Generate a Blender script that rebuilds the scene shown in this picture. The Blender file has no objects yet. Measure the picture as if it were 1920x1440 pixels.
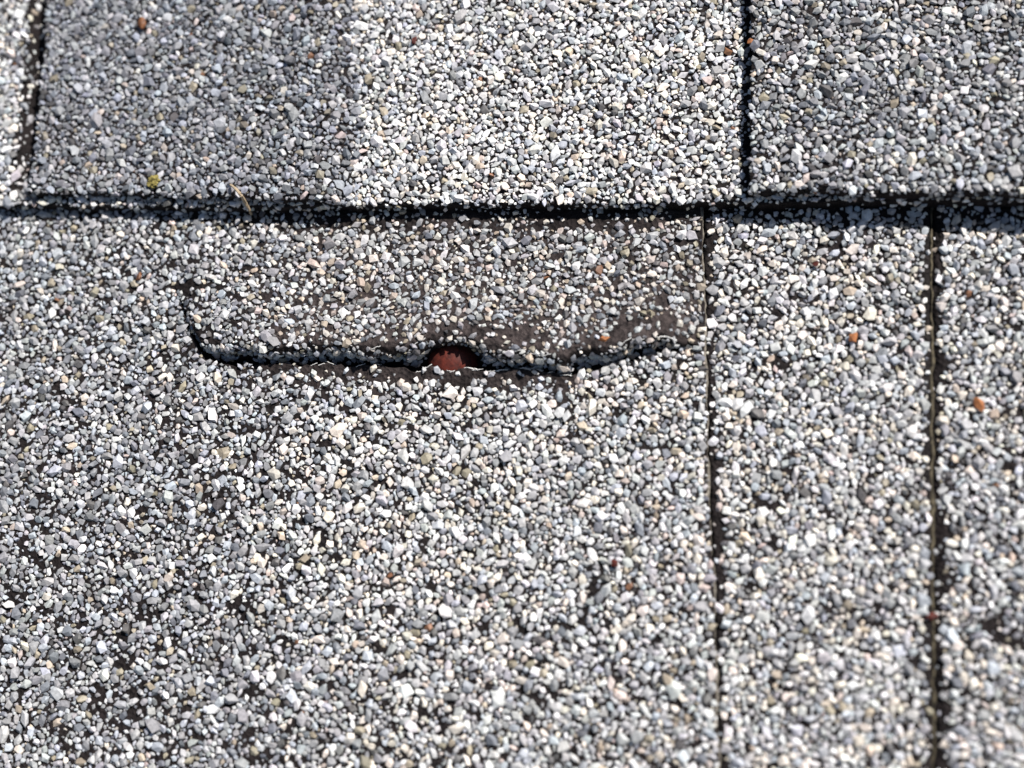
import bpy, math, random
import numpy as np
from mathutils import Matrix, Vector

random.seed(7)
rng = np.random.default_rng(7)
MM = 0.001
scene = bpy.context.scene
coll = scene.collection

# ------------------------------------------------------------------ camera
# roof frame, millimetres: x to the right along the courses, y up the slope, z out of the roof
PITCH = math.radians(18.4)
SLOPE = Matrix.Rotation(PITCH, 4, 'X')
LENS, SENSOR = 50.0, 36.0
YAW, TILT, DIST = math.radians(11.5), math.radians(17), 205.0
cdir = np.array([math.sin(YAW) * math.cos(TILT), -math.sin(TILT), math.cos(YAW) * math.cos(TILT)])
cpos = cdir * DIST
fwd = -cdir
right = np.cross(fwd, [0, 1, 0]); right /= np.linalg.norm(right)
upv = np.cross(right, fwd)
ROLL = math.radians(1.5)
right, upv = right * math.cos(ROLL) + upv * math.sin(ROLL), upv * math.cos(ROLL) - right * math.sin(ROLL)


def at(px, py, z=0.0):
    """photo pixel -> point of the roof at height z (mm)"""
    k = SENSOR / LENS / 1920.0
    ray = fwd + (px - 960) * k * right - (py - 720) * k * upv
    t = (z - cpos[2]) / ray[2]
    return cpos + ray * t


def seen(P):
    """points (n,3) -> photo pixels and depth"""
    q = P - cpos
    dz = q @ fwd
    k = SENSOR / LENS / 1920.0
    return 960 + (q @ right) / dz / k, 720 - (q @ upv) / dz / k, dz


cam_data = bpy.data.cameras.new('camera')
cam_data.lens, cam_data.sensor_width = LENS, SENSOR
cam_data.clip_start, cam_data.clip_end = 0.002, 50.0
cam = bpy.data.objects.new('camera', cam_data)
coll.objects.link(cam)
mloc = Matrix(((right[0], upv[0], cdir[0], cpos[0] * MM), (right[1], upv[1], cdir[1], cpos[1] * MM),
               (right[2], upv[2], cdir[2], cpos[2] * MM), (0, 0, 0, 1)))
cam.matrix_world = SLOPE @ mloc
focus_pt = at(240, 930, 0.8)
cam_data.dof.use_dof = True
cam_data.dof.focus_distance = float((focus_pt - cpos) @ fwd) * MM
cam_data.dof.aperture_fstop = 9.8
cam_data.dof.aperture_blades = 7
scene.camera = cam

# ------------------------------------------------------------------ light
sun_roof = Vector((0.74, 0.66, 1.0)).normalized()
sun_dir = (SLOPE.to_3x3() @ sun_roof).normalized()
elev = math.asin(sun_dir.z)
azim = math.atan2(sun_dir.x, sun_dir.y)
world = bpy.data.worlds.new('World')
scene.world = world
world.use_nodes = True
wn = world.node_tree.nodes
sky = wn.new('ShaderNodeTexSky')
sky.sky_type = 'NISHITA'
sky.sun_disc = False
sky.sun_elevation = elev
sky.sun_rotation = azim
world.node_tree.links.new(sky.outputs[0], wn['Background'].inputs[0])
wn['Background'].inputs[1].default_value = 0.05
sun_data = bpy.data.lights.new('sun', 'SUN')
sun_data.energy = 5.0
sun_data.angle = math.radians(0.53)
sun_data.color = (1.0, 0.957, 0.905)
sun = bpy.data.objects.new('sun', sun_data)
coll.objects.link(sun)
sun.rotation_euler = sun_dir.to_track_quat('Z', 'Y').to_euler()
vs = scene.view_settings
vs.view_transform = 'Standard'
vs.look = 'None'
vs.gamma = 1.0
vs.exposure = 0.45
vs.use_curve_mapping = False


# ------------------------------------------------------------------ helpers
def table(n):
    return rng.random((n, n))


_T = [table(256) for _ in range(6)]


def noise(x, y, scale, k=0):
    """smooth value noise 0..1, feature size `scale` mm"""
    t = _T[k % 6]
    u, v = np.asarray(x, float) / scale + 1000.3 + 17.7 * k, np.asarray(y, float) / scale + 1000.7 + 9.1 * k
    i, j = np.floor(u).astype(int), np.floor(v).astype(int)
    a, b = u - i, v - j
    a, b = a * a * (3 - 2 * a), b * b * (3 - 2 * b)
    i0, i1, j0, j1 = i % 256, (i + 1) % 256, j % 256, (j + 1) % 256
    return (t[i0, j0] * (1 - a) + t[i1, j0] * a) * (1 - b) + (t[i0, j1] * (1 - a) + t[i1, j1] * a) * b


def sstep(x, a, b):
    t = np.clip((np.asarray(x, float) - a) / (b - a), 0, 1)
    return t * t * (3 - 2 * t)


def curve_of(pts, z, axis, wob=0.0, k=0):
    """polyline of photo pixels on the plane z -> function giving the other coordinate (mm)"""
    P = np.array([at(px, py, z) for px, py in pts])
    a, b = (P[:, 0], P[:, 1]) if axis == 'x' else (P[:, 1], P[:, 0])
    o = np.argsort(a)
    a, b = a[o], b[o]

    def f(t):
        t = np.asarray(t, float)
        r = np.interp(t, a, b)
        sl = (b[1] - b[0]) / (a[1] - a[0])
        sr = (b[-1] - b[-2]) / (a[-1] - a[-2])
        r = np.where(t < a[0], b[0] + (t - a[0]) * sl, r)
        r = np.where(t > a[-1], b[-1] + (t - a[-1]) * sr, r)
        if wob:
            r = r + wob * (noise(t, t * 0 + 3, 2.5, k) + 0.6 * noise(t, t * 0 + 9, 0.9, k + 1) - 0.8)
        return r
    return f


def mesh_from(name, V, F, mats, smooth=False, col=None):
    """V (n,3) mm; F (m,3|4) array or list"""
    me = bpy.data.meshes.new(name)
    V = np.asarray(V, np.float32) * MM
    F = np.asarray(F, np.int32)
    n = F.shape[1]
    me.vertices.add(len(V))
    me.vertices.foreach_set('co', V.ravel())
    me.loops.add(F.size)
    me.loops.foreach_set('vertex_index', F.ravel())
    me.polygons.add(len(F))
    me.polygons.foreach_set('loop_start', np.arange(len(F), dtype=np.int32) * n)
    me.polygons.foreach_set('loop_total', np.full(len(F), n, np.int32))
    me.polygons.foreach_set('use_smooth', np.full(len(F), smooth))
    if col is not None:
        at_ = me.attributes.new('tint', 'FLOAT_COLOR', 'POINT')
        at_.data.foreach_set('color', np.asarray(col, np.float32).ravel())
    me.update(calc_edges=True)
    for m in mats:
        me.materials.append(m)
    return me


def link(name, me, parent=None, **props):
    o = bpy.data.objects.new(name, me)
    coll.objects.link(o)
    if parent is not None:
        o.parent = parent
    for k, v in props.items():
        o[k] = v
    return o


def grid_faces(nr, nc, off=0):
    r, c = np.meshgrid(np.arange(nr - 1), np.arange(nc - 1), indexing='ij')
    a = (r * nc + c).ravel() + off
    return np.stack([a, a + 1, a + nc + 1, a + nc], 1)


# ------------------------------------------------------------------ materials
def new_mat(name):
    m = bpy.data.materials.new(name)
    m.use_nodes = True
    nt = m.node_tree
    return m, nt, nt.nodes['Principled BSDF'], nt.nodes, nt.links


def ramp(nodes, stops):
    r = nodes.new('ShaderNodeValToRGB')
    el = r.color_ramp.elements
    el[0].position, el[0].color = stops[0][0], (*stops[0][1], 1)
    el[1].position, el[1].color = stops[1][0], (*stops[1][1], 1)
    for p, c in stops[2:]:
        e = el.new(p)
        e.color = (*c, 1)
    return r


def tex(nodes, links, kind, scale, coord, **kw):
    t = nodes.new(kind)
    t.inputs['Scale'].default_value = scale
    for k, v in kw.items():
        t.inputs[k].default_value = v
    links.new(coord, t.inputs['Vector'])
    return t


def granule_material(name, per_object):
    m, nt, b, N, L = new_mat(name)
    tc = N.new('ShaderNodeTexCoord')
    if per_object:
        src = N.new('ShaderNodeObjectInfo').outputs['Color']
        ge = N.new('ShaderNodeNewGeometry')
        pos = ge.outputs['Position']
    else:
        a = N.new('ShaderNodeAttribute')
        a.attribute_name = 'tint'
        src = a.outputs['Color']
        pos = N.new('ShaderNodeNewGeometry').outputs['Position']
    n1 = tex(N, L, 'ShaderNodeTexNoise', 2600.0, pos, Detail=3.0)
    mp = N.new('ShaderNodeMapRange')
    mp.inputs[1].default_value, mp.inputs[2].default_value = 0.3, 0.7
    mp.inputs[3].default_value, mp.inputs[4].default_value = 0.74, 1.12
    L.new(n1.outputs['Fac'], mp.inputs[0])
    mul = N.new('ShaderNodeVectorMath')
    mul.operation = 'SCALE'
    L.new(src, mul.inputs[0])
    L.new(mp.outputs[0], mul.inputs['Scale'])
    L.new(mul.outputs[0], b.inputs['Base Color'])
    b.inputs['Roughness'].default_value = 0.55
    b.inputs['Specular IOR Level'].default_value = 0.45
    bump = N.new('ShaderNodeBump')
    bump.inputs['Strength'].default_value = 0.35
    bump.inputs['Distance'].default_value = 0.0001
    L.new(n1.outputs['Fac'], bump.inputs['Height'])
    L.new(bump.outputs[0], b.inputs['Normal'])
    return m


def asphalt_material(name, dark, lite, rough=0.75, spec=0.14, far=True):
    m, nt, b, N, L = new_mat(name)
    tc = N.new('ShaderNodeTexCoord')
    co = tc.outputs['Object']
    n1 = tex(N, L, 'ShaderNodeTexNoise', 900.0, co, Detail=6.0, Roughness=0.7)
    n2 = tex(N, L, 'ShaderNodeTexNoise', 130.0, co, Detail=4.0)
    r = ramp(N, [(0.33, dark), (0.68, lite)])
    mx = N.new('ShaderNodeMath')
    mx.operation = 'MULTIPLY_ADD'
    mx.inputs[1].default_value = 0.45
    L.new(n2.outputs['Fac'], mx.inputs[0])
    sc = N.new('ShaderNodeMath')
    sc.operation = 'MULTIPLY'
    sc.inputs[1].default_value = 0.55
    L.new(n1.outputs['Fac'], sc.inputs[0])
    L.new(sc.outputs[0], mx.inputs[2])
    L.new(mx.outputs[0], r.inputs[0])
    v = tex(N, L, 'ShaderNodeTexVoronoi', 1500.0, co)
    add = N.new('ShaderNodeMath')
    add.operation = 'ADD'
    L.new(n1.outputs['Fac'], add.inputs[0])
    L.new(v.outputs['Distance'], add.inputs[1])
    bump = N.new('ShaderNodeBump')
    bump.inputs['Strength'].default_value = 0.8
    bump.inputs['Distance'].default_value = 0.0004
    L.new(add.outputs[0], bump.inputs['Height'])
    L.new(bump.outputs[0], b.inputs['Normal'])
    wa = N.new('ShaderNodeAttribute')
    wa.attribute_name = 'weathered'
    wr = ramp(N, [(0.36, (0.014, 0.011, 0.011)), (0.66, (0.085, 0.067, 0.064))])
    L.new(n1.outputs['Fac'], wr.inputs[0])
    wm = N.new('ShaderNodeMix')
    wm.data_type = 'RGBA'
    L.new(wa.outputs['Fac'], wm.inputs[0])
    L.new(r.outputs[0], wm.inputs[6])
    L.new(wr.outputs[0], wm.inputs[7])
    r = wm
    r_out = wm.outputs[2]
    out = r_out
    if far:   # past the modelled granules the surface carries them as colour only
        gv = tex(N, L, 'ShaderNodeTexVoronoi', 900.0, co)
        gr = ramp(N, [(0.05, (0.12, 0.12, 0.13)), (0.95, (0.66, 0.65, 0.63))])
        gs = N.new('ShaderNodeSeparateColor')
        L.new(gv.outputs['Color'], gs.inputs[0])
        L.new(gs.outputs[0], gr.inputs[0])
        ge = tex(N, L, 'ShaderNodeTexVoronoi', 900.0, co)
        ge.feature = 'DISTANCE_TO_EDGE'
        gm = N.new('ShaderNodeMapRange')
        gm.inputs[1].default_value, gm.inputs[2].default_value = 0.06, 0.16
        gm.inputs[3].default_value, gm.inputs[4].default_value = 0.03, 1.0
        L.new(ge.outputs['Distance'], gm.inputs[0])
        gk = N.new('ShaderNodeVectorMath')
        gk.operation = 'SCALE'
        L.new(gr.outputs[0], gk.inputs[0])
        L.new(gm.outputs[0], gk.inputs['Scale'])
        sx = N.new('ShaderNodeSeparateXYZ')
        L.new(co, sx.inputs[0])
        ax = N.new('ShaderNodeMath'); ax.operation = 'ABSOLUTE'
        ay = N.new('ShaderNodeMath'); ay.operation = 'ABSOLUTE'
        L.new(sx.outputs['X'], ax.inputs[0])
        L.new(sx.outputs['Y'], ay.inputs[0])
        gx = N.new('ShaderNodeMath'); gx.operation = 'GREATER_THAN'; gx.inputs[1].default_value = GX * MM
        gy = N.new('ShaderNodeMath'); gy.operation = 'GREATER_THAN'; gy.inputs[1].default_value = GY * MM
        L.new(ax.outputs[0], gx.inputs[0])
        L.new(ay.outputs[0], gy.inputs[0])
        mm = N.new('ShaderNodeMath'); mm.operation = 'MAXIMUM'
        L.new(gx.outputs[0], mm.inputs[0])
        L.new(gy.outputs[0], mm.inputs[1])
        mix = N.new('ShaderNodeMix')
        mix.data_type = 'RGBA'
        L.new(mm.outputs[0], mix.inputs[0])
        L.new(r_out, mix.inputs[6])
        L.new(gk.outputs[0], mix.inputs[7])
        out = mix.outputs[2]
    L.new(out, b.inputs['Base Color'])
    b.inputs['Roughness'].default_value = rough
    b.inputs['Specular IOR Level'].default_value = spec
    return m


def plain_material(name, c0, c1, scale, rough=0.6, spec=0.4, bump_d=0.0001):
    m, nt, b, N, L = new_mat(name)
    tc = N.new('ShaderNodeTexCoord')
    n1 = tex(N, L, 'ShaderNodeTexNoise', scale, tc.outputs['Object'], Detail=5.0, Roughness=0.65)
    r = ramp(N, [(0.35, c0), (0.65, c1)])
    L.new(n1.outputs['Fac'], r.inputs[0])
    L.new(r.outputs[0], b.inputs['Base Color'])
    bump = N.new('ShaderNodeBump')
    bump.inputs['Strength'].default_value = 0.7
    bump.inputs['Distance'].default_value = bump_d
    L.new(n1.outputs['Fac'], bump.inputs['Height'])
    L.new(bump.outputs[0], b.inputs['Normal'])
    b.inputs['Roughness'].default_value = rough
    b.inputs['Specular IOR Level'].default_value = spec
    return m


GX, GY = 122.0, 92.0           # half extents of the modelled granules (mm)
M_GRAN = granule_material('granules_mixed', False)
M_ONE = granule_material('granule_single', True)
M_ASPH = asphalt_material('asphalt_coating', (0.006, 0.005, 0.005), (0.024, 0.018, 0.018))
M_EDGE = plain_material('pale_tan_cut_edge', (0.06, 0.052, 0.042), (0.27, 0.24, 0.20), 1400.0, 0.8, 0.2)  # bead on the left upright joint, a paler tan than the asphalt
M_EDGE2 = plain_material('olive_tan_cut_edge', (0.014, 0.012, 0.009), (0.12, 0.10, 0.065), 1100.0, 0.8, 0.2)  # bead on the right upright joint, olive tan against the dark asphalt
M_FELT = plain_material('underlay_felt', (0.012, 0.011, 0.011), (0.03, 0.028, 0.027), 700.0, 0.85, 0.2)
M_RUST = plain_material('rusty_red_nail', (0.036, 0.008, 0.006), (0.135, 0.024, 0.014), 900.0, 0.62, 0.3, 0.00015)
M_STEEL = plain_material('rusty_shank', (0.06, 0.03, 0.02), (0.16, 0.08, 0.05), 900.0, 0.6, 0.4)
M_FIBRE = plain_material('glass_fibre', (0.55, 0.54, 0.52), (0.8, 0.79, 0.76), 900.0, 0.22, 0.7)
M_STRAW = plain_material('dry_straw', (0.30, 0.22, 0.14), (0.50, 0.40, 0.27), 900.0, 0.6, 0.35)
M_LICHEN = plain_material('yellow_lichen', (0.13, 0.11, 0.035), (0.36, 0.30, 0.10), 2200.0, 0.85, 0.15, 0.0002)
M_SEED = plain_material('brown_seed', (0.07, 0.028, 0.012), (0.22, 0.085, 0.030), 1300.0, 0.55, 0.4)
M_ORANGE = plain_material('orange_chip', (0.20, 0.070, 0.028), (0.44, 0.18, 0.07), 1500.0, 0.7, 0.3)


# ------------------------------------------------------------------ granule shapes
def hull_proto(n, seed, flat):
    import bmesh
    r = np.random.default_rng(seed)
    P = r.normal(size=(n, 3))
    P /= np.linalg.norm(P, axis=1)[:, None]
    for _ in range(12):        # spread the points a little
        d = P[:, None] - P[None]
        q = (d ** 2).sum(2) + np.eye(n)
        P += 0.05 * (d / q[..., None] ** 1.5).sum(1)
        P /= np.linalg.norm(P, axis=1)[:, None]
    P *= r.uniform(0.74, 1.18, (n, 1))
    e = r.uniform(1.0, 1.65)
    P *= np.array([e ** 0.5 * 1.06, e ** -0.5 * 1.06, flat])
    bm = bmesh.new()
    for p in P:
        bm.verts.new(p)
    res = bmesh.ops.convex_hull(bm, input=bm.verts)
    for v in [v for v in bm.verts if not v.link_faces]:
        bm.verts.remove(v)
    bmesh.ops.recalc_face_normals(bm, faces=bm.faces)
    bm.verts.ensure_lookup_table()
    bm.verts.index_update()
    V = np.array([v.co[:] for v in bm.verts])
    F = np.array([[v.index for v in f.verts] for f in bm.faces])
    bm.free()
    return V, F


BIG = [hull_proto(int(r0_), 100 + i, f_) for i, (r0_, f_) in enumerate((random.choice((9, 10, 11, 12)), random.uniform(0.5, 0.85)) for _ in range(30))]
SMALL = [hull_proto(7, 300 + i, random.uniform(0.65, 1.0)) for i in range(20)]
PROTO_ME = [mesh_from('granule', V, F, [M_ONE]) for V, F in BIG]

PALETTE = np.array([
    (0.69, 0.68, 0.675),  # 0 white
    (0.70, 0.64, 0.57),   # 1 warm white
    (0.485, 0.485, 0.49),  # 2 light grey
    (0.43, 0.455, 0.495),  # 3 pale blue grey
    (0.305, 0.305, 0.315), # 4 mid grey
    (0.195, 0.205, 0.23),  # 5 slate
    (0.33, 0.29, 0.22),   # 6 olive tan
    (0.54, 0.45, 0.36),   # 7 tan
    (0.55, 0.46, 0.42),   # 8 pink
    (0.11, 0.105, 0.105), # 9 dark
    (0.25, 0.12, 0.065),  # 10 rust
])
MIX_LIGHT = np.array([.27, .19, .28, .11, .08, .015, .022, .022, .020, .012, .0010])
MIX_GREY = np.array([.035, .02, .25, .19, .31, .14, .030, .010, .010, .03, .0008])
MIX_DUST = np.array([.12, .14, .30, .07, .19, .05, .04, .05, .04, .03, .0015])
MIX_MID = np.array([.23, .11, .26, .13, .13, .04, .04, .025, .02, .02, .006])


# ------------------------------------------------------------------ packing
RADII = [(0.96, 0.012), (0.79, 0.08), (0.65, 0.34), (0.54, 1.0), (0.44, 2.3), (0.355, 3.7), (0.28, 4.8), (0.21, 4.8)]


def pack(x0, x1, y0, y1, inside, cover, seed, finest=0.2):
    """variable-size dart throwing, big granules first. inside(x,y) and cover(x,y) are vectorised"""
    r_ = np.random.default_rng(seed)
    cs = 1.6
    nx, ny = int((x1 - x0) / cs) + 4, int((y1 - y0) / cs) + 4
    cells = [[] for _ in range(nx * ny)]
    out = []
    area = (x1 - x0) * (y1 - y0)
    for r0, dens in RADII:
        if r0 < finest - 1e-6:
            continue
        n = int(area * dens)
        X = r_.uniform(x0, x1, n)
        Y = r_.uniform(y0, y1, n)
        R = r0 * r_.uniform(0.88, 1.12, n)
        ok = inside(X, Y, R) & (r_.random(n) < cover(X, Y))
        for x, y, r in zip(X[ok].tolist(), Y[ok].tolist(), R[ok].tolist()):
            ci, cj = int((x - x0) / cs) + 1, int((y - y0) / cs) + 1
            good = True
            for i in (ci, ci - 1, ci + 1):
                base = i * ny
                for j in (cj, cj - 1, cj + 1):
                    for (qx, qy, qr) in cells[base + j]:
                        dx, dy = qx - x, qy - y
                        s = (qr + r) * 0.76
                        if dx * dx + dy * dy < s * s:
                            good = False
                            break
                    if not good:
                        break
                if not good:
                    break
            if good:
                cells[ci * ny + cj].append((x, y, r))
                out.append((x, y, r))
    return np.array(out)


def frames(Nn, ang, tilt, tang):
    """rotation matrices (n,3,3): z axis near the normal, spun by ang, tipped by tilt"""
    n = len(Nn)
    a = np.where(np.abs(Nn[:, :1]) < 0.9, np.array([[1.0, 0, 0]]), np.array([[0, 1.0, 0]]))
    t = a - Nn * (a * Nn).sum(1, keepdims=True)
    t /= np.linalg.norm(t, axis=1, keepdims=True)
    b = np.cross(Nn, t)
    d = t * np.cos(tang)[:, None] + b * np.sin(tang)[:, None]
    z = Nn * np.cos(tilt)[:, None] + d * np.sin(tilt)[:, None]
    x = t * np.cos(ang)[:, None] + b * np.sin(ang)[:, None]
    x = x - z * (x * z).sum(1, keepdims=True)
    x /= np.linalg.norm(x, axis=1, keepdims=True)
    y = np.cross(z, x)
    return np.stack([x, y, z], 2)


def lay_granules(shingle, P, Nn, R, lum, seed, n_single=300, mixes=None, mixw=None, mixw2=None):
    """granules at points P with normals Nn: the largest in view as parts, the rest joined"""
    r_ = np.random.default_rng(seed)
    n = len(P)
    # colour
    cum = [np.cumsum(m / m.sum()) for m in mixes]
    pick = np.array([[np.searchsorted(c, u) for c in cum] for u in r_.random(n)])
    pick = np.minimum(pick, len(PALETTE) - 1)
    which = (r_.random(n) < mixw).astype(int)
    if mixw2 is not None:
        which = np.where(r_.random(n) < mixw2, 2, which)
    C = PALETTE[pick[np.arange(n), which]].copy()
    C *= np.clip(r_.normal(1.0, 0.14, (n, 1)), 0.6, 1.3) * (lum if lum.ndim == 2 else lum[:, None])
    C *= r_.normal(1.0, 0.018, (n, 3))
    C = np.clip(C, 0.02, 0.86)
    rot = frames(Nn, r_.uniform(0, 6.283, n), np.abs(r_.normal(0, 0.42, n)), r_.uniform(0, 6.283, n))
    sc = R[:, None] * r_.uniform(0.94, 1.22, (n, 3))
    P = P + Nn * (R * r_.uniform(-0.12, 0.50, n))[:, None]
    # the ones that show largest
    u, v, dz = seen(P)
    vis = (u > 4) & (u < 1916) & (v > 4) & (v < 1436)
    size = np.where(vis, R / dz, 0)
    order = np.argsort(-size)
    single = order[:n_single]
    single = single[size[single] > 0]
    is_single = np.zeros(n, bool)
    is_single[single] = True
    for i in single.tolist():
        k = int(r_.integers(len(BIG)))
        o = bpy.data.objects.new('granule', PROTO_ME[k])
        M = np.eye(4)
        M[:3, :3] = rot[i] * sc[i][None, :]
        M[:3, 3] = P[i] * MM
        o.parent = shingle
        o.matrix_local = Matrix(M.tolist())
        o.color = (*C[i], 1.0)
        coll.objects.link(o)
    # the rest as one mass
    Vs, Fs, Cs, off = [], [], [], 0
    rest = np.where(~is_single)[0]
    small = R[rest] < 0.33
    for protos, sel in ((BIG, rest[~small]), (SMALL, rest[small])):
        ks = r_.integers(len(protos), size=len(sel))
        for k, (pv, pf) in enumerate(protos):
            idx = sel[ks == k]
            if not len(idx):
                continue
            W = np.einsum('nij,nvj->nvi', rot[idx], pv[None] * sc[idx][:, None, :]) + P[idx][:, None, :]
            Vs.append(W.reshape(-1, 3))
            m = len(pv)
            Fs.append((pf[None] + (np.arange(len(idx)) * m)[:, None, None] + off).reshape(-1, 3))
            cc = np.concatenate([C[idx], np.ones((len(idx), 1))], 1)
            Cs.append(np.repeat(cc, m, 0))
            off += len(idx) * m
    me = mesh_from('granule_layer', np.concatenate(Vs), np.concatenate(Fs), [M_GRAN], col=np.concatenate(Cs))
    link('granule_layer', me, shingle, kind='stuff')
    return len(P)


# ------------------------------------------------------------------ roof
roof = bpy.data.objects.new('shingle_roof', None)
roof.empty_display_size = 0.02
roof.matrix_world = SLOPE
coll.objects.link(roof)
roof['label'] = 'grey and white asphalt shingle roof with a torn tab over a popped nail'
roof['category'] = 'roof'
roof['kind'] = 'thing'

# heights of the sheets (mm)
Z_A1, Z_A2, Z_A3 = 0.75, 0.15, -0.35
Z_B, Z_T, Z_T2 = 2.8, 4.4, 5.0        # lower and upper ply of the course above
X0, X1, Y0, Y1 = -190.0, 190.0, -150.0, 150.0

# edges read off the photograph
joint_a = curve_of([(1316, 385), (1321, 600), (1326, 850), (1338, 1100), (1348, 1440)], Z_A1, 'y', 0.30, 0)
joint_b = curve_of([(1745, 385), (1746, 900), (1749, 1440)], Z_A2, 'y', 0.25, 2)
base_edge = curve_of([(0, 386), (60, 386), (300, 386), (700, 385), (1000, 383), (1200, 380), (1400, 378), (1920, 374)], Z_B, 'x', 0.4, 1)
tooth1_bot = curve_of([(45, 363), (250, 364), (450, 368), (600, 374), (665, 378)], Z_T, 'x', 0.5, 3)
tooth1_left = curve_of([(88, 0), (80, 120), (68, 250), (52, 366)], Z_T, 'y', 0.55, 4)
tooth1_right = curve_of([(668, 0), (672, 200), (664, 385)], Z_T, 'y', 1.2, 5)
tooth2_bot = curve_of([(1400, 360), (1500, 356), (1700, 360), (1920, 362)], Z_T2, 'x', 0.6, 2)
tooth2_left = curve_of([(1408, 0), (1409, 200), (1405, 360)], Z_T2, 'y', 0.4, 1)


def swell(x, y):
    return 0.5 * (noise(x, y, 38, 0) - 0.5) + 0.22 * (noise(x, y, 13, 1) - 0.5)


def slab(name, xl, xr, yb, yt, ztop, thick, nc=120, nr=90, **props):
    """a cut sheet: top surface and its four cut faces. xl,xr: functions of y; yb,yt: functions of x"""
    u, v = np.linspace(0, 1, nc), np.linspace(0, 1, nr)
    V_, U_ = np.meshgrid(v, u, indexing='ij')
    xm = np.full_like(U_, 0.0)
    Yg = V_ * 0
    for _ in range(4):
        Yg = yb(xm) * (1 - V_) + yt(xm) * V_
        xm = xl(Yg) * (1 - U_) + xr(Yg) * U_
    Z = ztop(xm, Yg)
    top = np.stack([xm, Yg, Z], -1).reshape(-1, 3)
    F = [grid_faces(nr, nc)]
    idx = np.arange(nr * nc).reshape(nr, nc)
    loop = np.concatenate([idx[0, :], idx[1:, -1], idx[-1, -2::-1], idx[-2:0:-1, 0]])
    n = len(loop)
    rows = [top[loop]]
    V = [top]
    off = len(top)
    prev = loop
    for s in (0.33, 0.66, 1.0):
        ring = top[loop].copy()
        ring[:, 2] -= thick * s
        jit = (noise(ring[:, 0] + ring[:, 2] * 3, ring[:, 1], 0.8, 3) - 0.5) * 0.5
        ring[:, 0] += jit * 0.6
        ring[:, 1] += jit * 0.6
        cur = np.arange(n) + off
        nxt = np.roll(np.arange(n), -1)
        F.append(np.stack([prev[nxt], prev, cur, cur[nxt]], 1))
        V.append(ring)
        prev = cur
        off += n
    me = mesh_from(name, np.concatenate(V), np.concatenate(F), [M_ASPH], smooth=True)
    return link(name, me, roof, **props)


def normals_of(zf, X, Y):
    e = 0.15
    gx = (zf(X + e, Y) - zf(X - e, Y)) / (2 * e)
    gy = (zf(X, Y + e) - zf(X, Y - e)) / (2 * e)
    N = np.stack([-gx, -gy, np.ones_like(gx)], 1)
    return N / np.linalg.norm(N, axis=1, keepdims=True)


def near_line(X, Y, pts, z, w, hard=0.35):
    """1 on a scratch along the pixel polyline, 0 away from it"""
    P = np.array([at(a, b, z)[:2] for a, b in pts])
    d = np.full(len(X), 1e9)
    for p, q in zip(P[:-1], P[1:]):
        e = q - p
        t = np.clip(((X - p[0]) * e[0] + (Y - p[1]) * e[1]) / (e @ e), 0, 1)
        d = np.minimum(d, np.hypot(X - p[0] - t * e[0], Y - p[1] - t * e[1]))
    return 1 - sstep(d, w * (1 - hard), w * (1 + hard))


def blob(X, Y, px, py, rx, ry, z=0.75):
    c = at(px, py, z)
    sx = abs(at(px + rx, py, z)[0] - c[0])
    sy = abs(at(px, py + ry, z)[1] - c[1])
    d = np.hypot((X - c[0]) / sx, (Y - c[1]) / sy)
    return 1 - sstep(d, 0.6, 1.15)


def worn(X, Y, k, lo=0.66, hi=0.78):
    """small bare spots where granules have come away"""
    a = noise(X * 0.7 + Y * 0.4, Y * 1.1, 1.15, k) * 0.55 + noise(X, Y, 0.6, k + 1) * 0.30 + noise(X, Y, 11.0, k + 2) * 0.15
    return 0.9 * sstep(a, lo, hi)


# underlay below everything
felt_y = at(960, 380, -2.6)[1]
me = mesh_from('underlay', [(X0, Y0, -2.75), (X1, Y0, -2.75), (X1, Y1, -2.75), (X0, Y1, -2.75)], [[0, 1, 2, 3]], [M_FELT])
link('underlay', me, roof)

# ---------------- the torn shingle
TEAR = 690
tear_x = lambda px: at(px, 670, 1.2)[0]
nose_line = curve_of([(270, 500), (315, 520), (336, 545), (350, 582), (364, 618), (380, 643), (410, 652), (480, 657), (560, 665), (610, 662), (700, 669), (780, 668),
                      (798, 664), (820, 650), (848, 643), (876, 650), (900, 664), (930, 674), (980, 680), (1040, 685), (1064, 683), (1092, 664),
                      (1130, 664), (1165, 656), (1200, 645), (1250, 640), (1290, 642), (1320, 644)], 1.4, 'x', 1.0, 1)
lip_line = curve_of([(270, 500), (315, 523), (336, 553), (350, 602), (364, 644), (385, 676), (420, 685), (480, 687), (560, 687), (620, 687), (700, 691), (800, 694), (900, 695), (1000, 699),
                     (1062, 706), (1095, 702), (1130, 692), (1160, 684), (1200, 673), (1250, 664), (1290, 656), (1320, 646)], 0.8, 'x', 0.95, 2)
_px = (270, 315, 336, 352, 366, 390, 450, 560, 700, 780, 850, 910, 1000, 1060, 1150, 1230, 1285, 1312)
_hx = np.array([tear_x(p) for p in _px])
_hz = np.array([0, 0.1, 0.8, 1.5, 2.0, 2.4, 2.7, 2.9, 3.1, 3.3, 3.5, 3.4, 3.3, 3.1, 2.8, 2.3, 1.3, 0])


def rise(x):
    return np.interp(x, _hx, _hz) * (0.9 + 0.2 * noise(x, x * 0, 4, 2))


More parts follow.
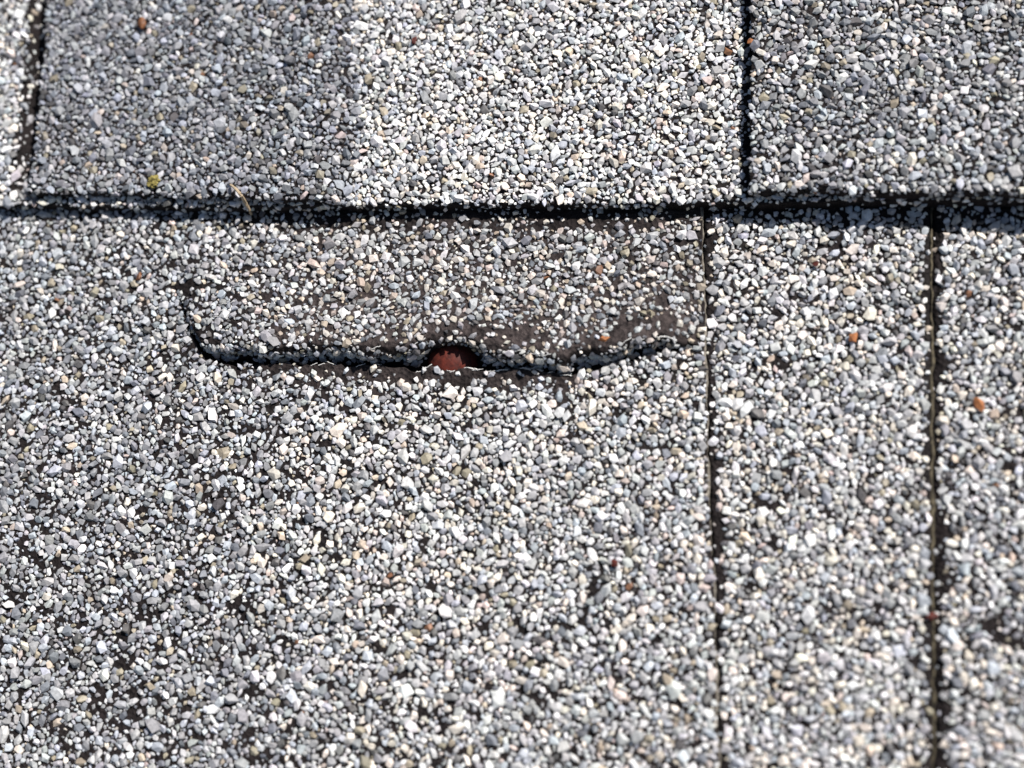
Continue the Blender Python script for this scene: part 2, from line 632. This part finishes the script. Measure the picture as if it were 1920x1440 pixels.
def fold(X, D):
    """torn sheet: column x, distance D along the sheet from the tear (D<0 below it, D>=0 above). -> points"""
    h = rise(X)
    k = np.clip(h / 2.5, 0, 1.2)
    ys, yl = nose_line(X), lip_line(X)
    yl = np.minimum(yl, ys - 0.02)
    # below the tear
    zl = Z_A1 + 0.55 * k * np.exp(D / 3.5)
    yb = yl + D
    # above: a rounded nose, then the swelling
    r = 0.50 * h + 0.02
    Ln = r * 1.9
    th = np.clip(D / Ln, 0, 1)
    ang = -0.55 + th * (1.57 + 0.35)            # from facing down-slope to facing up
    yn = ys + r * 0.85 - r * np.cos(ang)
    zn = Z_A1 + h - r * 0.98 + r * np.sin(ang)
    e_ang = -0.55 + 1.92
    y_end = ys + r * 0.85 - r * math.cos(e_ang)
    z_end = Z_A1 + h - r * 0.98 + r * math.sin(e_ang)
    W = 17.0 + 3 * noise(X, X * 0, 20, 4)
    t = np.clip((D - Ln) / W, 0, 1)
    lift = z_end - Z_A1
    zu = Z_A1 + lift * (1 - t) ** 2 * (1 + 1.15 * t)
    yu = y_end + (D - Ln)
    up = D >= 0
    nose = D < Ln
    y = np.where(up, np.where(nose, yn, yu), yb)
    z = np.where(up, np.where(nose, zn, zu), zl)
    # edge of the worn strip is lumpy
    lump = np.exp(-((D - Ln) / 2.2) ** 2) * k * 0.5 * (noise(X, y, 2.6, 5) - 0.5)
    z = z + swell(X, y) + np.where(up, lump, 0)
    return np.stack([X, y, z], -1)


def front_face(X, t):
    """steep broken face under the lifted side: t=0 at its foot in the hollow, 1 at the nose"""
    h = rise(X)
    k = np.clip(h / 2.5, 0, 1.2)
    ys, yl = nose_line(X), np.minimum(lip_line(X), nose_line(X) - 0.02)
    top = fold(X, np.zeros_like(X))
    nailgap = np.exp(-((X - tear_x(848)) / 3.8) ** 4)
    yf = yl + (ys - yl) * (0.42 + 0.5 * nailgap) + 0.15 * k
    zf_ = Z_A1 - 1.5 * k + swell(X, yf)
    rough = 0.35 * k * np.sin(t * math.pi) * (noise(X, t * 3, 1.2, 3) - 0.5)
    y = yf + (top[..., 1] - yf) * t - rough
    z = zf_ + (top[..., 2] - zf_) * t
    return np.stack([X, y, z], -1)


def build_torn():
    nc = 420
    ys = []
    d_low = -np.concatenate([np.geomspace(0.15, 130, 60)[::-1], [1e-4]])
    d_up = np.concatenate([np.linspace(0, 6, 46), np.geomspace(6.3, 46, 34)])
    rows = []
    u = np.linspace(0, 1, nc)
    # columns: dense across the tear
    xs_l, xs_r = X0, None
    xa, xb = tear_x(250), tear_x(1318)
    wgt = np.concatenate([np.linspace(0, 1, 70, endpoint=False) * (xa - X0) + X0, np.linspace(xa, xb, nc - 70)])

    def col_x(yy):
        xe = joint_a(yy)
        f = (wgt - X0) / (wgt[-1] - X0)
        return X0 + f * (xe - X0)
    for d in d_low:
        X = wgt.copy()
        for _ in range(3):
            y_ = np.minimum(lip_line(X), nose_line(X) - 0.02) + d
            xe = joint_a(y_)
            X = X0 + (wgt - X0) / (wgt[-1] - X0) * (xe - X0)
        rows.append(fold(X, np.full(nc, d)))
    low_edge = rows[-1]
    Xe = low_edge[:, 0]
    k = np.clip(rise(Xe) / 2.5, 0, 1.2)
    ysx, ylx = nose_line(Xe), np.minimum(lip_line(Xe), nose_line(Xe) - 0.02)
    zb = low_edge[:, 2]
    up0 = fold(Xe, np.zeros(nc))
    # the broken edge, the hollow behind it and the front face of the lifted sheet
    for dy, dz in ((0.06, -0.35), (0.10, -0.9), (0.14, -1.6)):
        y = ylx + dy * k
        rows.append(np.stack([Xe, y, Z_A1 + swell(Xe, y) + (dz + 0.5 * (dz > -1)) * k], -1))
    for t_ in np.linspace(0, 0.94, 8):
        rows.append(front_face(Xe, np.full(nc, t_)))
    for d in d_up:
        X = Xe.copy()
        for _ in range(3):
            P = fold(X, np.full(nc, d))
            xe = joint_a(P[:, 1])
            X = X0 + (wgt - X0) / (wgt[-1] - X0) * (xe - X0)
        rows.append(fold(X, np.full(nc, d)))
    G = np.stack(rows)
    nr = len(rows)
    V = [G.reshape(-1, 3)]
    F = [grid_faces(nr, nc)]
    # right cut face
    idx = np.arange(nr * nc).reshape(nr, nc)[:, -1]
    ring = G[:, -1].copy()
    ring[:, 2] = Z_A1 - 2.7
    off = nr * nc
    cur = np.arange(nr) + off
    V.append(ring)
    F.append(np.stack([idx[1:], idx[:-1], cur[:-1], cur[1:]], 1))
    VV = np.concatenate(V)
    me = mesh_from('shingle', VV, np.concatenate(F), [M_ASPH], smooth=True)
    # sun-bleached coating where the granules have rubbed off along the crest and the broken edge
    D = VV[:, 1] - nose_line(VV[:, 0])
    on = sstep(VV[:, 0], tear_x(400), tear_x(600)) * (1 - sstep(VV[:, 0], tear_x(1290), tear_x(1318)))
    w = on * sstep(D, 0.2, 0.8) * (1 - 0.6 * sstep(D, 6.0, 14.0)) * (1 - sstep(D, 19.0, 22.0)) * (VV[:, 2] > Z_A1 - 0.6)
    w2 = 0.55 * on * sstep(D, -6.5, -4.0) * (1 - sstep(VV[:, 0], tear_x(1050), tear_x(1120))) * (D < 0) * (VV[:, 2] > Z_A1 - 0.2)
    w = np.clip((w + w2) * (0.55 + 0.8 * noise(VV[:, 0], VV[:, 1], 2.2, 2)), 0, 1)
    a_ = me.attributes.new('weathered', 'FLOAT', 'POINT')
    a_.data.foreach_set('value', w.astype(np.float32))
    return link('shingle', me, roof, label='torn shingle lifted over the nail head')


torn = build_torn()


# granules on the torn sheet; packing runs in (x, s) with s = y below and y above the tear
def torn_cover(X, S):
    ys, yl = nose_line(X), lip_line(X)
    h = rise(X)
    D = np.where(S >= ys, S - ys, np.where(S <= yl, S - yl, 0))
    c = np.full(len(X), 0.97)
    px = np.interp(X, _hx, _px)
    on = (X > tear_x(330)) & (X < tear_x(1308))
    Ln = 0.95 * h
    # worn crest strip above the nose
    strength = np.interp(px, (352, 420, 560, 600, 700, 1306), (0.4, 0.5, 0.4, 0.84, 0.90, 0.90))
    width = np.interp(px, (352, 560, 620, 760, 900, 1000, 1040, 1090, 1140, 1200, 1306), (1.0, 1.1, 1.7, 2.6, 3.0, 3.2, 3.6, 4.4, 3.8, 3.0, 3.0))
    start = np.interp(px, (352, 560, 700, 960, 985, 1010, 1045, 1075, 1110, 1140, 1160, 1230, 1260), (1.0, 0.9, 0.75, 0.8, 1.0, 1.2, .9, 0.25, 0.15, 0.5, 1.0, 1.0, 0.4)) * Ln
    wv = 1.5 * (noise(X, S, 3.0, 3) - 0.5) * 2 + 0.8 * (noise(X, S, 1.0, 4) - 0.5) * 2
    crest = sstep(D, start - 0.15, start + 0.15) * (1 - sstep(D, start + width * 0.55 + wv, start + width * 1.15 + wv))
    c = np.where(on & (S >= ys), c * (1 - strength * crest), c)
    # thin granules across the swelling to the right
    sw = on & (S >= ys)
    thin = np.interp(px, (352, 500, 700, 1306), (0.14, 0.30, 0.48, 0.50)) * (1 - 0.35 * sstep(D, 8, 18))
    c = np.where(sw, c * (1 - thin), c)
    # bare strip under the tear
    st2 = np.interp(px, (352, 420, 480, 560, 620, 900, 1060, 1100, 1200, 1300), (0.8, 0.6, 0.45, 0.8, 0.96, 0.95, 0.9, 0.5, 0.3, 0.3))
    wd2 = np.interp(px, (352, 620, 1000, 1040, 1080, 1130), (1.2, 2.2, 2.6, 3.8, 2.0, 1.0)) + 0.8 * wv
    low = (1 - sstep(-D, wd2 * 0.7, wd2 * 1.25)) * (S <= yl)
    c = np.where(on, c * (1 - st2 * low), c)
    c = np.where((np.abs(X - tear_x(848)) < 4.2) & (S >= ys) & (D < 0.55 * Ln), c * 0.25, c)
    # the hollow
    c = np.where((S < ys) & (S > yl), 0, c)
    lowleft = 0.025 * (1 - sstep(X, -30, 25)) * (S < ys) + 0.02 * (1 - sstep(S, -60, -25))
    c = c * (1 - worn(X, S, 2, 0.578 - lowleft, 0.693 - lowleft))
    # patch where the coating shows left of the tear
    c *= 1 - 0.92 * blob(X, S, 362, 640, 34, 60) * sstep(noise(X, S, 1.6, 3), 0.25, 0.5)
    c *= 1 - 0.85 * blob(X, S, 372, 540, 70, 55) * sstep(noise(X, S, 1.8, 1), 0.38, 0.6)
    # bare rim below the course above and along the right cut edge
    by = base_edge(X)
    rim = 1 - sstep(by - S, 1.0, 1.9)
    c *= 1 - rim * np.interp(X, (at(330, 400)[0], at(560, 400)[0]), (0.35, 0.85))
    xe = joint_a(S)
    c *= 1 - 0.6 * (1 - sstep(xe - X, 0.3, 1.4)) * (S > ys)
    return c


def granules_torn():
    ybot, ytop = -GY, float(at(0, 392, 0.75)[1]) + 6

    def inside(X, S, R):
        return X < joint_a(S) - 0.45 * R
    Q = pack(-GX, max(float(joint_a(-GY)), float(joint_a(60))) + 3, ybot, ytop, inside, torn_cover, 11)
    X, S, R = Q.T
    ys, yl = nose_line(X), np.minimum(lip_line(X), nose_line(X) - 0.02)
    D = np.where(S >= ys, S - ys, np.minimum(S - yl, -1e-3))
    P = fold(X, D)
    e = 0.06
    D1, D0 = D + e, D - e
    D1 = np.where((D < 0) & (D1 >= 0), -1e-4, D1)
    D0 = np.where((D >= 0) & (D0 < 0), 0, D0)
    ty = fold(X, D1) - fold(X, D0)
    tx = fold(X + e, D) - fold(X - e, D)
    N = np.cross(tx, ty)
    N /= np.linalg.norm(N, axis=1, keepdims=True)
    # granules still stuck to the front face
    r_ = np.random.default_rng(77)
    n = 470
    fx = tear_x(345) + (tear_x(1300) - tear_x(345)) * r_.random(n)
    ft = r_.random(n) ** 0.8
    keep = (np.abs(fx - tear_x(848)) > 3.6) & (r_.random(n) < 0.35 + 0.65 * ft)
    fx, ft = fx[keep], ft[keep]
    fP = front_face(fx, ft)
    fN = np.tile([0.0, -0.86, 0.5], (len(fx), 1))
    fR = r_.uniform(0.26, 0.62, len(fx))
    X, S, D = np.concatenate([X, fx]), np.concatenate([S, nose_line(fx)]), np.concatenate([D, np.zeros(len(fx))])
    P, N, R = np.concatenate([P, fP]), np.concatenate([N, fN]), np.concatenate([R, fR])
    ys = np.concatenate([ys, nose_line(fx) + 1])
    u, v, _ = seen(P)
    grey = (1 - sstep(u, 220, 760)) * 0.95 + 0.12
    grey += 0.25 * sstep(v, 1000, 1400) * (1 - sstep(u, 500, 1200))
    grey = grey * (0.7 + 0.6 * noise(X, S, 14, 3))
    dusty = (S >= ys) & (X > tear_x(345)) & (X < joint_a(S))
    dw = sstep(u, 360, 640) * 0.9 * dusty
    return lay_granules(torn, P, N, R, 1 - 0.17 * dw, 21, mixes=(MIX_LIGHT, MIX_GREY, MIX_DUST), mixw=np.clip(grey, 0, 1), mixw2=dw)


n_tot = granules_torn()


# ---------------- the other sheets
def flat_sheet(xl, xr, yb, yt, zt, thick, box, cover, seed, zf=None, label=None, nc=110, nr=90):
    zf = zf or (lambda x, y: zt + swell(x, y))
    props = {'label': label} if label else {}
    o = slab('shingle', xl, xr, yb, yt, zf, thick, nc, nr, **props)

    def inside(X, Y, R):
        m = 0.4 * R
        return (X > xl(Y) + m) & (X < xr(Y) - m) & (Y > yb(X) + m) & (Y < yt(X) - m)
    Q = pack(*box, inside, cover, seed)
    X, Y, R = Q.T
    P = np.stack([X, Y, zf(X, Y)], 1)
    N = normals_of(zf, X, Y)
    return o, P, N, R, zf


def edge_granules(fx, t0, t1, zf, depth, axis, seed, dens):
    """granules pressed into a cut face. axis 'x': face along x at y=fx(x) looking down-slope; 'y': along y looking left"""
    r_ = np.random.default_rng(seed)
    n = int(abs(t1 - t0) * dens)
    t = r_.uniform(t0, t1, n)
    R = r_.uniform(0.22, 0.48, n)
    if axis == 'x':
        X, Y = t, fx(t)
        N = np.tile([0.0, -1.0, 0.25], (n, 1))
    else:
        X, Y = fx(t), t
        N = np.tile([-1.0, 0.0, 0.25], (n, 1))
    Z = zf(X, Y) - 0.15 - r_.random(n) ** 1.2 * depth
    N /= np.linalg.norm(N, axis=1, keepdims=True)
    return np.stack([X, Y, Z], 1) - N * 0.12 * R[:, None], N, R


const = lambda v: (lambda t: np.full_like(np.asarray(t, float), v))
under = float(at(960, 385, 0)[1]) + 30

# middle strip
a2_l = lambda y: joint_a(y) + 0.25
a2_r = lambda y: joint_b(y) - 0.15


def cover_a2(X, Y):
    c = np.full(len(X), 0.97) * (1 - worn(X, Y, 4, 0.60, 0.72))
    c *= 1 - 0.93 * (1 - sstep(X - a2_l(Y), 0.35 + 1.2 * noise(Y, Y * 0, 2, 1) ** 2, 0.7 + 2.0 * noise(Y, Y * 0, 2, 1) ** 2))
    c *= 1 - 0.9 * (1 - sstep(a2_r(Y) - X, 0.35, 0.7 + 2.4 * noise(Y, Y * 0, 2.6, 2) ** 2))
    c *= 1 - 0.75 * (1 - sstep(base_edge(X) - Y, 1.3, 2.1))
    return c


o, P, N, R, zf = flat_sheet(a2_l, a2_r, const(Y0), const(under), Z_A2, 2.6,
                            (min(float(joint_a(60)), float(joint_a(-GY))) - 3, max(float(joint_b(60)), float(joint_b(-GY))) + 3, -GY, under - 22), cover_a2, 12, None, nc=60, nr=140)
u, v, _ = seen(P)
lay_granules(o, P, N, R, np.ones(len(P)), 22, mixes=(MIX_LIGHT, MIX_GREY), mixw=np.clip(0.06 + 0.2 * noise(P[:, 0], P[:, 1], 10, 2), 0, 1))
strip = o

# right-hand sheet
a3_l = lambda y: joint_b(y) + 0.20


def cover_a3(X, Y):
    c = np.full(len(X), 0.96) * (1 - worn(X, Y, 1, 0.58, 0.70))
    c *= 1 - 0.96 * (1 - sstep(X - a3_l(Y), 0.5 + 1.6 * noise(Y, Y * 0, 2.2, 3) ** 2, 0.9 + 2.6 * noise(Y, Y * 0, 2.2, 3) ** 2))
    c *= 1 - 0.97 * near_line(X, Y, [(1838, 1168), (1880, 1200), (1960, 1225)], Z_A3, 0.75)
    c *= 1 - 0.9 * near_line(X, Y, [(1770, 1285), (1815, 1300), (1850, 1310)], Z_A3, 0.7)
    c *= 1 - 0.7 * (1 - sstep(base_edge(X) - Y, 1.3, 2.1))
    return c


o, P, N, R, zf = flat_sheet(a3_l, const(X1), const(Y0), const(under), Z_A3, 2.2,
                            (min(float(joint_b(60)), float(joint_b(-GY))) - 3, GX, -GY, under - 22), cover_a3, 13, None, nc=80, nr=110)
lay_granules(o, P, N, R, np.ones(len(P)), 23, mixes=(MIX_LIGHT, MIX_GREY), mixw=np.clip(0.12 + 0.3 * noise(P[:, 0], P[:, 1], 10, 2), 0, 1))
right_sheet = o

# lower ply of the course above
def zfB(x, y):
    d = x - tooth1_left(y)
    ch = sstep(d, -4.5, -3.4) * (1 - sstep(d, 0.5, 1.5)) * sstep(y - base_edge(x), 0.6, 2.0)
    return Z_B + swell(x, y) - 2.2 * ch


def cover_base(X, Y):
    c = np.full(len(X), 0.985) * (1 - worn(X, Y, 5, 0.70, 0.82))
    l1, r1, b1 = tooth1_left(Y), tooth1_right(Y), tooth1_bot(X)
    l2, b2 = tooth2_left(Y), tooth2_bot(X)
    hid = ((X > l1 + 1.2) & (X < r1 - 1.5) & (Y > b1 + 1.5)) | ((X > l2 + 1.5) & (Y > b2 + 1.5))
    c = np.where(hid, 0, c)
    c *= 1 - 0.95 * sstep(X, l1 - 4.7 + 1.2 * noise(Y, Y * 0, 2, 2), l1 - 3.4) * (X < l1 + 2) * (Y > b1 - 0.5)
    c *= 1 - 0.95 * sstep(X, l2 - 1.7, l2 - 0.9) * (X < l2 + 2) * (Y > b2)
    c *= 1.0
    return c


o, P, N, R, zf = flat_sheet(const(X0), const(X1), base_edge, const(Y1), Z_B, 2.55,
                            (-GX, GX, float(at(960, 405, Z_B)[1]) - 3, GY), cover_base, 14, zfB, nc=360, nr=60,
                            label='lower ply of the upper course, pale granules')
eP, eN, eR = edge_granules(base_edge, -GX, GX, zfB, 1.7, 'x', 51, 1.1)
P, N, R = np.concatenate([P, eP]), np.concatenate([N, eN]), np.concatenate([R, eR])
u, v, _ = seen(P)
gw = np.clip(0.0 + 0.08 * noise(P[:, 0], P[:, 1], 10, 2) + 0.25 * (u < 60), 0, 1)
lay_granules(o, P, N, R, np.full(len(P), 1.10), 24, mixes=(MIX_LIGHT, MIX_GREY), mixw=gw)
base_ply = o

# the two grey teeth laminated on top of it
def zfT1(x, y):
    return Z_T + swell(x, y) - 1.45 * (1 - sstep(tooth1_right(y) - x, 0.0, 6.0))


def cover_t1(X, Y):
    c = np.full(len(X), 0.985) * (1 - worn(X, Y, 0, 0.69, 0.81))
    c *= 1 - 0.55 * (1 - sstep(np.abs(tooth1_right(Y) - X - 0.8), 0.5, 1.6)) * (noise(Y, Y * 0, 7, 2) > 0.5)
    return c


o, P, N, R, zf = flat_sheet(tooth1_left, tooth1_right, tooth1_bot, const(Y1), Z_T, 1.95,
                            (min(float(tooth1_left(25)), float(tooth1_left(GY))) - 3, max(float(tooth1_right(25)), float(tooth1_right(GY))) + 3, float(tooth1_bot(-40)) - 4, GY), cover_t1, 15, zfT1,
                            nc=160, nr=70, label='slate grey tooth laminated on the upper course')
zfT = lambda x, y: Z_T + swell(x, y)
eP, eN, eR = edge_granules(tooth1_bot, float(tooth1_left(30)), float(tooth1_right(30)), zfT, 1.5, 'x', 52, 1.6)
P, N, R = np.concatenate([P, eP]), np.concatenate([N, eN]), np.concatenate([R, eR])
u, v, _ = seen(P)
gw = np.clip(1.2 - 0.30 * sstep(u, 480, 690) - 0.25 * sstep(-v, -90, 40) + 0.3 * (noise(P[:, 0], P[:, 1], 9, 2) - 0.5), 0, 1)
lay_granules(o, P, N, R, np.array([0.76, 0.77, 0.80])[None] * np.ones((len(P), 1)), 25, mixes=(MIX_LIGHT, MIX_GREY), mixw=gw)
tooth1 = o


def cover_t2(X, Y):
    c = np.full(len(X), 0.97) * (1 - worn(X, Y, 3, 0.64, 0.76))
    c *= 1 - 0.35 * (1 - sstep(X - tooth2_left(Y), 0.2, 0.9))
    return c


o, P, N, R, zf = flat_sheet(tooth2_left, const(X1), tooth2_bot, const(Y1), Z_T2, 2.75,
                            (min(float(tooth2_left(25)), float(tooth2_left(GY))) - 3, GX, float(tooth2_bot(50)) - 4, GY), cover_t2, 16, None,
                            nc=140, nr=70, label='mid grey tooth laminated on the upper course')
zfT2 = lambda x, y: Z_T2 + swell(x, y)
eP, eN, eR = edge_granules(tooth2_bot, float(tooth2_left(30)), GX, zfT2, 2.2, 'x', 53, 1.9)
P, N, R = np.concatenate([P, eP]), np.concatenate([N, eN]), np.concatenate([R, eR])
gw = np.clip(0.80 + 0.5 * (noise(P[:, 0], P[:, 1], 9, 2) - 0.5), 0, 1)
lay_granules(o, P, N, R, np.full(len(P), 0.92), 26, mixes=(MIX_LIGHT, MIX_GREY), mixw=gw)
tooth2 = o


# ---------------- cut edges that show as thin light lines
def edge_bead(fx, y0, y1, z, rad, mat, parent, seed, dx=0.0):
    n = 260
    y = np.linspace(y0, y1, n)
    x = fx(y) + dx
    zz = z + swell(x, y)
    x = x + 0.25 * (noise(y, y * 0 + 2, 1.1, seed + 2) - 0.5)
    r = rad * (0.25 + 1.3 * noise(y, y * 0 + seed, 1.3, seed)) * (0.4 + 0.9 * noise(y, y * 0 + 5, 6, seed + 1))
    a = np.linspace(0, 2 * math.pi, 7)[:-1]
    V = np.stack([x[:, None] + r[:, None] * np.cos(a), np.repeat(y[:, None], 6, 1), zz[:, None] + r[:, None] * np.sin(a) * 0.9], -1)
    i, j = np.meshgrid(np.arange(n - 1), np.arange(6), indexing='ij')
    F = np.stack([i * 6 + j, i * 6 + (j + 1) % 6, (i + 1) * 6 + (j + 1) % 6, (i + 1) * 6 + j], -1).reshape(-1, 4)
    me = mesh_from('cut_edge', V.reshape(-1, 3), F, [mat], smooth=True)
    link('cut_edge', me, parent)


edge_bead(joint_a, -GY, under - 8, Z_A1 - 0.15, 0.21, M_EDGE, torn, 1, 0.0)
edge_bead(joint_b, -GY, under - 3, Z_A2 - 0.15, 0.27, M_EDGE2, strip, 2, 0.10)


# ---------------- fibres of the torn mat
def tube_mesh(pts, rads, sides=6):
    pts = np.asarray(pts, float)
    V, F = [], []
    n = len(pts)
    for i in range(n):
        t = pts[min(i + 1, n - 1)] - pts[max(i - 1, 0)]
        t /= np.linalg.norm(t) + 1e-9
        a = np.array([0, 0, 1.0]) if abs(t[2]) < 0.9 else np.array([1.0, 0, 0])
        s = np.cross(t, a); s /= np.linalg.norm(s)
        b = np.cross(s, t)
        for k in range(sides):
            an = 2 * math.pi * k / sides
            V.append(pts[i] + rads[i] * (s * math.cos(an) + b * math.sin(an)))
    for i in range(n - 1):
        for k in range(sides):
            F.append([i * sides + k, i * sides + (k + 1) % sides, (i + 1) * sides + (k + 1) % sides, (i + 1) * sides + k])
    return np.array(V), np.array(F)


def fibres():
    r_ = np.random.default_rng(5)
    Vs, Fs, off = [], [], 0

    def strand(p, q, r, sag):
        nonlocal off
        p, q = np.array(p), np.array(q)
        t = np.linspace(0, 1, 7)[:, None]
        pts = p * (1 - t) + q * t
        pts[:, 2] += sag * np.sin(t[:, 0] * math.pi)
        pts += r_.normal(0, 0.04, pts.shape)
        V, F = tube_mesh(pts, np.full(7, r))
        Vs.append(V); Fs.append(F + off); off += len(V)
    for _ in range(26):                       # left end of the tear
        a = at(r_.uniform(390, 475), r_.uniform(568, 622), 2.3)
        ang = r_.normal(0.5, 0.5)
        ln = r_.uniform(0.8, 2.6)
        strand(a, a + np.array([math.cos(ang) * ln, math.sin(ang) * ln * 0.6, r_.uniform(-0.2, 0.3)]), 0.05, 0.25)
    for _ in range(24):                       # broken lower edge
        x = tear_x(r_.uniform(570, 1060))
        y = float(lip_line(x))
        ln = r_.uniform(0.5, 2.0)
        z = Z_A1 + 0.62 + float(swell(x, y))
        strand((x, y + r_.uniform(-0.1, 0.15), z), (x + ln, float(lip_line(x + ln)) + r_.uniform(-0.1, 0.25), z + r_.uniform(-0.15, 0.15)), 0.055, 0.1)
    for _ in range(14):                       # rim of the lifted side
        x = tear_x(r_.choice([r_.uniform(590, 800), r_.uniform(900, 1060), r_.uniform(1150, 1290)]))
        p = fold(np.array([x]), np.array([0.75 * float(rise(x))]))[0]
        ln = r_.uniform(0.8, 2.2)
        q = fold(np.array([x + ln]), np.array([0.75 * float(rise(x + ln)) + r_.uniform(-0.4, 0.4)]))[0]
        strand(p + [0, 0, 0.12], q + [0, 0, 0.12], 0.06, 0.1)
    me = mesh_from('torn_fibre', np.concatenate(Vs), np.concatenate(Fs), [M_FIBRE], smooth=True)
    link('torn_fibre', me, torn, kind='stuff')


fibres()


# ------------------------------------------------------------------ things on the roof
def thing_at(name, p, label, cat, rot=(0, 0, 0), group=None):
    o = bpy.data.objects.new(name, None)
    o.empty_display_size = 0.004
    from mathutils import Euler
    o.matrix_world = SLOPE @ Matrix.Translation(Vector([float(c) * MM for c in p])) @ Euler(rot).to_matrix().to_4x4()
    coll.objects.link(o)
    o['label'], o['category'] = label, cat
    if group:
        o['group'] = group
    return o


def lathe(profile, sides=40, wob=0.0, seed=0):
    V, F = [], []
    for i, (r, z) in enumerate(profile):
        for k in range(sides):
            a = 2 * math.pi * k / sides
            w = 1 + wob * (float(noise(np.array([k * 1.3]), np.array([i * 1.7]), 2.0, seed)[0]) - 0.5)
            V.append((r * w * math.cos(a), r * w * math.sin(a), z + wob * 0.6 * r * (float(noise(np.array([k * 0.9]), np.array([i * 1.1 + 5]), 2.0, seed + 1)[0]) - 0.5)))
    n = len(profile)
    for i in range(n - 1):
        for k in range(sides):
            F.append([i * sides + k, i * sides + (k + 1) % sides, (i + 1) * sides + (k + 1) % sides, (i + 1) * sides + k])
    return np.array(V), np.array(F)


npos = at(848, 679, -0.85)
nail = thing_at('roofing_nail', npos, 'rusty red domed nail head poking through the tear in the shingle', 'nail', (math.radians(8), 0, 0))
prof = [(3.0, -0.75), (3.35, -0.6), (3.45, -0.25), (3.4, 0.0), (3.2, 0.55), (2.8, 1.1), (2.2, 1.55), (1.5, 1.85), (0.75, 2.0), (0.02, 2.04)]
V, F = lathe([(r * 1.08, z * 1.15) for r, z in prof], 40, 0.09, 2)
link('nail_head', mesh_from('nail_head', V, F, [M_RUST], smooth=True), nail)
V, F = lathe([(0.02, -9.0), (0.9, -6.5), (1.35, -6.0), (1.35, -0.5)], 20)
link('shank', mesh_from('shank', V, F, [M_STEEL], smooth=True), nail)


def single(name, V, F, mat, p, label, cat, rotm=None, group=None):
    me = mesh_from(name, V, F, [mat], smooth=False)
    o = bpy.data.objects.new(name, me)
    M = Matrix.Translation(Vector([float(c) * MM for c in p]))
    if rotm is not None:
        M = M @ rotm
    o.matrix_world = SLOPE @ M
    coll.objects.link(o)
    o['label'], o['category'] = label, cat
    if group:
        o['group'] = group
    return o


# dry stem bent over the edge of the upper course
s0 = at(432, 346, Z_T + 0.9)
s_px = [(432, 346, Z_T + 0.9), (442, 354, Z_T + 1.6), (452, 366, Z_T + 1.5), (461, 381, 3.6), (468, 394, 2.4), (471, 402, 1.6)]
pts = np.array([at(a, b, c) for a, b, c in s_px])
t = np.linspace(0, 1, 18)
tt = np.linspace(0, 1, len(pts))
pts = np.stack([np.interp(t, tt, pts[:, i]) for i in range(3)], 1)
V, F = tube_mesh(pts - pts[0], 0.16 + 0.10 * np.sin(t * 3.1) + 0.03 * np.sin(t * 40))
single('dry_stem', V, F, M_STRAW, pts[0], 'thin bent straw coloured stem hanging over the shadowed shingle edge', 'stem')


# yellow lichen tuft
def lichen():
    r_ = np.random.default_rng(3)
    Vs, Fs, off = [], [], 0
    for i in range(34):
        V, F = SMALL[i % len(SMALL)]
        s = r_.uniform(0.22, 0.48)
        a, d = r_.uniform(0, 6.28), 0.95 * math.sqrt(r_.random())
        c = np.array([math.cos(a) * d, math.sin(a) * d, 0.45 * (1 - d) + r_.uniform(0, 0.25)])
        Vs.append(V * s * [1, 1, 0.9] + c); Fs.append(F + off); off += len(V)
    return np.concatenate(Vs), np.concatenate(Fs)


def surf(px, py, z):
    p = at(px, py, z)
    p[2] += float(swell(p[0], p[1]))
    return p


V, F = lichen()
single('lichen_tuft', V, F, M_LICHEN, surf(288, 341, Z_T + 0.55), 'small yellow lichen tuft near the lower edge of the dark grey tooth', 'lichen')


# brown seed: pointed oval with a ridge
def seed_mesh():
    prof = [(0.02, -1.15), (0.38, -0.9), (0.68, -0.4), (0.74, 0.1), (0.58, 0.65), (0.25, 1.05), (0.02, 1.2)]
    V, F = lathe(prof, 14)
    V = V[:, [0, 2, 1]] * [1, 1, 0.7]
    V[:, 2] += 0.12 * np.exp(-(V[:, 0] / 0.12) ** 2) * (V[:, 2] > 0)
    return V, F


V, F = seed_mesh()
single('brown_seed', V, F, M_SEED, surf(266, 44, Z_T + 0.75), 'dark brown oval seed lying on the grey tooth at upper left', 'seed', Matrix.Rotation(0.1, 4, 'Z'))

# orange and rust stone chips
CHIPS = [
    (1131, 634, 3.4, 0.75, 0, 'orange brown chip clinging to the torn edge right of the nail'),
    (1600, 632, Z_A2 + 0.7, 0.72, 0, 'orange chip on the pale strip between the two upright joints'),
    (1836, 758, Z_A3 + 0.6, 0.85, 0, 'pale orange chip on the rightmost shingle'),
    (1748, 1156, Z_A2 + 0.3, 0.6, 1, 'red orange chip wedged in the right upright joint'),
    (777, 76, Z_B + 0.7, 0.6, 1, 'rust red chip on the white area of the upper course'),
    (1408, 77, Z_T2 + 0.5, 0.55, 0, 'tiny orange chip on the thin upright line in the upper course'),
    (1530, 494, Z_A2 + 0.7, 0.45, 1, 'tiny red chip near the top of the pale strip'),
    (260, 519, Z_A1 + 0.8, 0.6, 1, 'round brown chip on the grey granules left of the tear'),
    (1153, 1057, Z_A1 + 0.8, 0.55, 1, 'rust chip on the pale granules well below the tear'),
]
for i, (px, py, z, s, dk, lab) in enumerate(CHIPS):
    V, F = BIG[i + 3]
    V = V * np.array([s * 1.15, s, s * 0.9])
    single('stone_chip', V, F, M_SEED if dk and i == 7 else (M_RUST if dk else M_ORANGE), surf(px, py, z), lab, 'stone chip', Matrix.Rotation(i * 1.1, 4, 'Z'), 'orange and rust stone chips')
